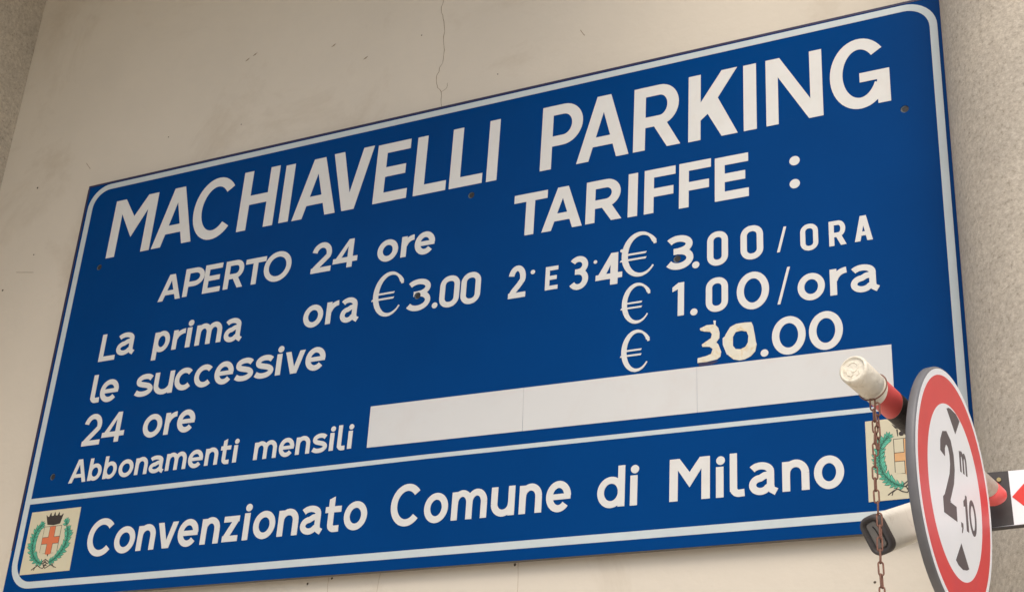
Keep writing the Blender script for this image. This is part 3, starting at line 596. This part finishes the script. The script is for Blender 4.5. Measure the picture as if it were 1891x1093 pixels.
# the bracket that holds the round sign to the tube, hidden by its face
v, f = box(-0.012, 0.012, 0.011, 0.042, -0.05, 0.22)
bk = link('bracket', pymesh('bracket', v, f), M_BACK, HS)

# ------------------------------------------------------------------ rusty chain looped round the tube by its cap
ringp = TA + ax * 0.0745
CX = thing('chain', ringp, 'thin rusty link chain hanging from the capped end of the striped pipe', 'chain')
q = ax.to_track_quat('Y', 'Z').to_matrix()
wire('wire_loop', [tuple(q @ Vector(((TR + 0.002) * math.cos(2 * math.pi * i / 40), 0.003 * math.sin(2 * math.pi * i / 40), (TR + 0.002) * math.sin(2 * math.pi * i / 40)))) for i in range(40)], 0.0012, M_RUST, CX, 6, True)
def link_mesh(L=0.0262, Wd=0.0112, r=0.00155):
    pts = []; rr = Wd / 2 - r; s = L / 2 - rr - r
    for i in range(9): a = math.pi * i / 8; pts.append((rr * math.cos(a), 0, s + rr * math.sin(a)))
    for i in range(9): a = math.pi + math.pi * i / 8; pts.append((rr * math.cos(a), 0, -s + rr * math.sin(a)))
    o = wire('link', pts, r, M_RUST, CX, 7, True); return o
l0 = link_mesh()
view = math.atan2(CAM.y - ringp.y, CAM.x - ringp.x)
top = Vector((0.0, -0.006, -TR - 0.010))
k = 0
def place(o, dx, z, rot, tilt=0.0):
    o.location = top + Vector((dx, 0, z)); o.rotation_euler = (tilt, tilt * .5, rot)
N = 22
for i in range(N):
    o = l0 if i == 0 else l0.copy()
    if i: COL.objects.link(o); o.parent = CX
    face = view + math.pi / 2
    place(o, 0.0022 * math.sin(i * .7) * (i < 12), -0.0205 * i, face + (math.radians(78) if i % 2 else math.radians(8)) + random.uniform(-.18, .18), random.uniform(-.05, .05))
for i in range(4):
    o = l0.copy(); COL.objects.link(o); o.parent = CX
    place(o, 0.0075 - 0.0008 * i, -0.010 - 0.0205 * i, view + math.pi / 2 + (math.radians(60) if i % 2 else math.radians(-20)), random.uniform(-.12, .12))

# ------------------------------------------------------------------ cream box bar with dark rubber end
BN = Vector((2.9133, -0.7004, 2.4442)); ba = Vector((0.2071, 0.894, 0.3973)).normalized(); bu = Vector((-0.3567, -0.3092, 0.8816)).normalized(); bw = ba.cross(bu).normalized()
BB = thing('capped_bar', BN, 'short cream flat-oval bar with dark rubber end, poking out below left of the round sign', 'bar')
BB.matrix_world = Matrix(((bw.x, ba.x, bu.x, BN.x), (bw.y, ba.y, bu.y, BN.y), (bw.z, ba.z, bu.z, BN.z), (0, 0, 0, 1)))
def loft(name, prof, hw, hh, r, m, parent, caps=True):
    """prof: (y, inset); rounded rectangle cross-section"""
    v = []; f = []
    for y, ins in prof:
        ring_ = rrect(-hw + ins, -hh + ins, hw - ins, hh - ins, max(r - ins, 0.002), 7); n = len(ring_)
        v += [(x, y, z) for x, z in ring_]
    k = len(prof)
    for j in range(k - 1):
        for i in range(n): f.append((j * n + i, j * n + (i + 1) % n, (j + 1) * n + (i + 1) % n, (j + 1) * n + i))
    if caps: f.append(tuple(range(n))[::-1]); f.append(tuple((k - 1) * n + i for i in range(n)))
    o = link(name, pymesh(name, v, f), m, parent, True)
    for pl in o.data.polygons:
        if len(pl.vertices) > 4: pl.use_smooth = False
    return o
BW, BH, BR = 0.0235, 0.0375, 0.0185
loft('bar_body', [(0.004, 0.0), (0.30, 0.0)], BW, BH, BR, M_BARW, BB)
loft('rubber_end', [(-0.004, 0.010), (-0.0105, 0.0075), (-0.012, 0.005), (-0.010, 0.0012), (-0.006, -0.0004), (0.006, -0.0006), (0.0065, 0.0)], BW, BH, BR, M_RUB, BB, caps=True)
pl_ = loft('end_plug', [(-0.0042, 0.0115), (-0.0075, 0.0130), (-0.0075, 0.0160)], BW, BH, BR, M_GREYP, BB)
wire('plug_groove', [(x, -0.0078, z) for x, z in arc(0.0, 0.0, 0.0045, 0.017, -70, 75, 12)], 0.0013, M_HOLE, pl_)

# ------------------------------------------------------------------ striped clearance board in front of the right column
PX0, PX1 = 3.045, 4.45
PB = thing('striped_board', (3.5, -0.47, 2.515), 'horizontal black and white board with a red arrow mark, in front of the right column', 'barrier board')
def pb(name, polys, th, m, y0=0.0, holes=()): return link(name, slab(name, [[(x - 3.5, z - 2.515) for x, z in p] for p in polys], th, (), y0), m, PB)
def zt(x): return 2.6263 - (x - 3.1254) * 0.006
def zb(x): return 2.5135 + (x - 3.0894) * 0.060
pb('board', [[(PX0, zb(PX0)), (PX1, zb(PX1) - 0.03), (PX1, zt(PX1)), (PX0, zt(PX0))]], 0.012, M_DWHT, 0.012)
pb('black_stripe', [[(PX0, zb(PX0)), (3.1272, zb(3.127)), (3.1250, zt(3.125)), (PX0, zt(PX0))]], 0.0006, M_PBLK)
for x in (3.1282, 3.40, 3.67, 3.94, 4.21):
    pb('red_arrow', [[(x, 2.5723), (x + 0.050, 2.5190 + .004), (x + 0.115, 2.5723), (x + 0.050, 2.6240)]], 0.0006, M_PRED)
pb('edge_lip', [[(PX0, zb(PX0) - 0.0025), (PX1, zb(PX1) - 0.0325), (PX1, zb(PX1) - 0.03), (PX0, zb(PX0))]], 0.014, M_PBLK, 0.012)
v, f = box(-0.20, -0.16, 0.013, 0.138, 0.045, 0.085)
link('bracket', pymesh('bracket', v, f), M_BACK, PB)
s_ = pb('screw', [disc(3.1064, 2.6091, 0.0042, 12)], 0.004, M_GOLD)
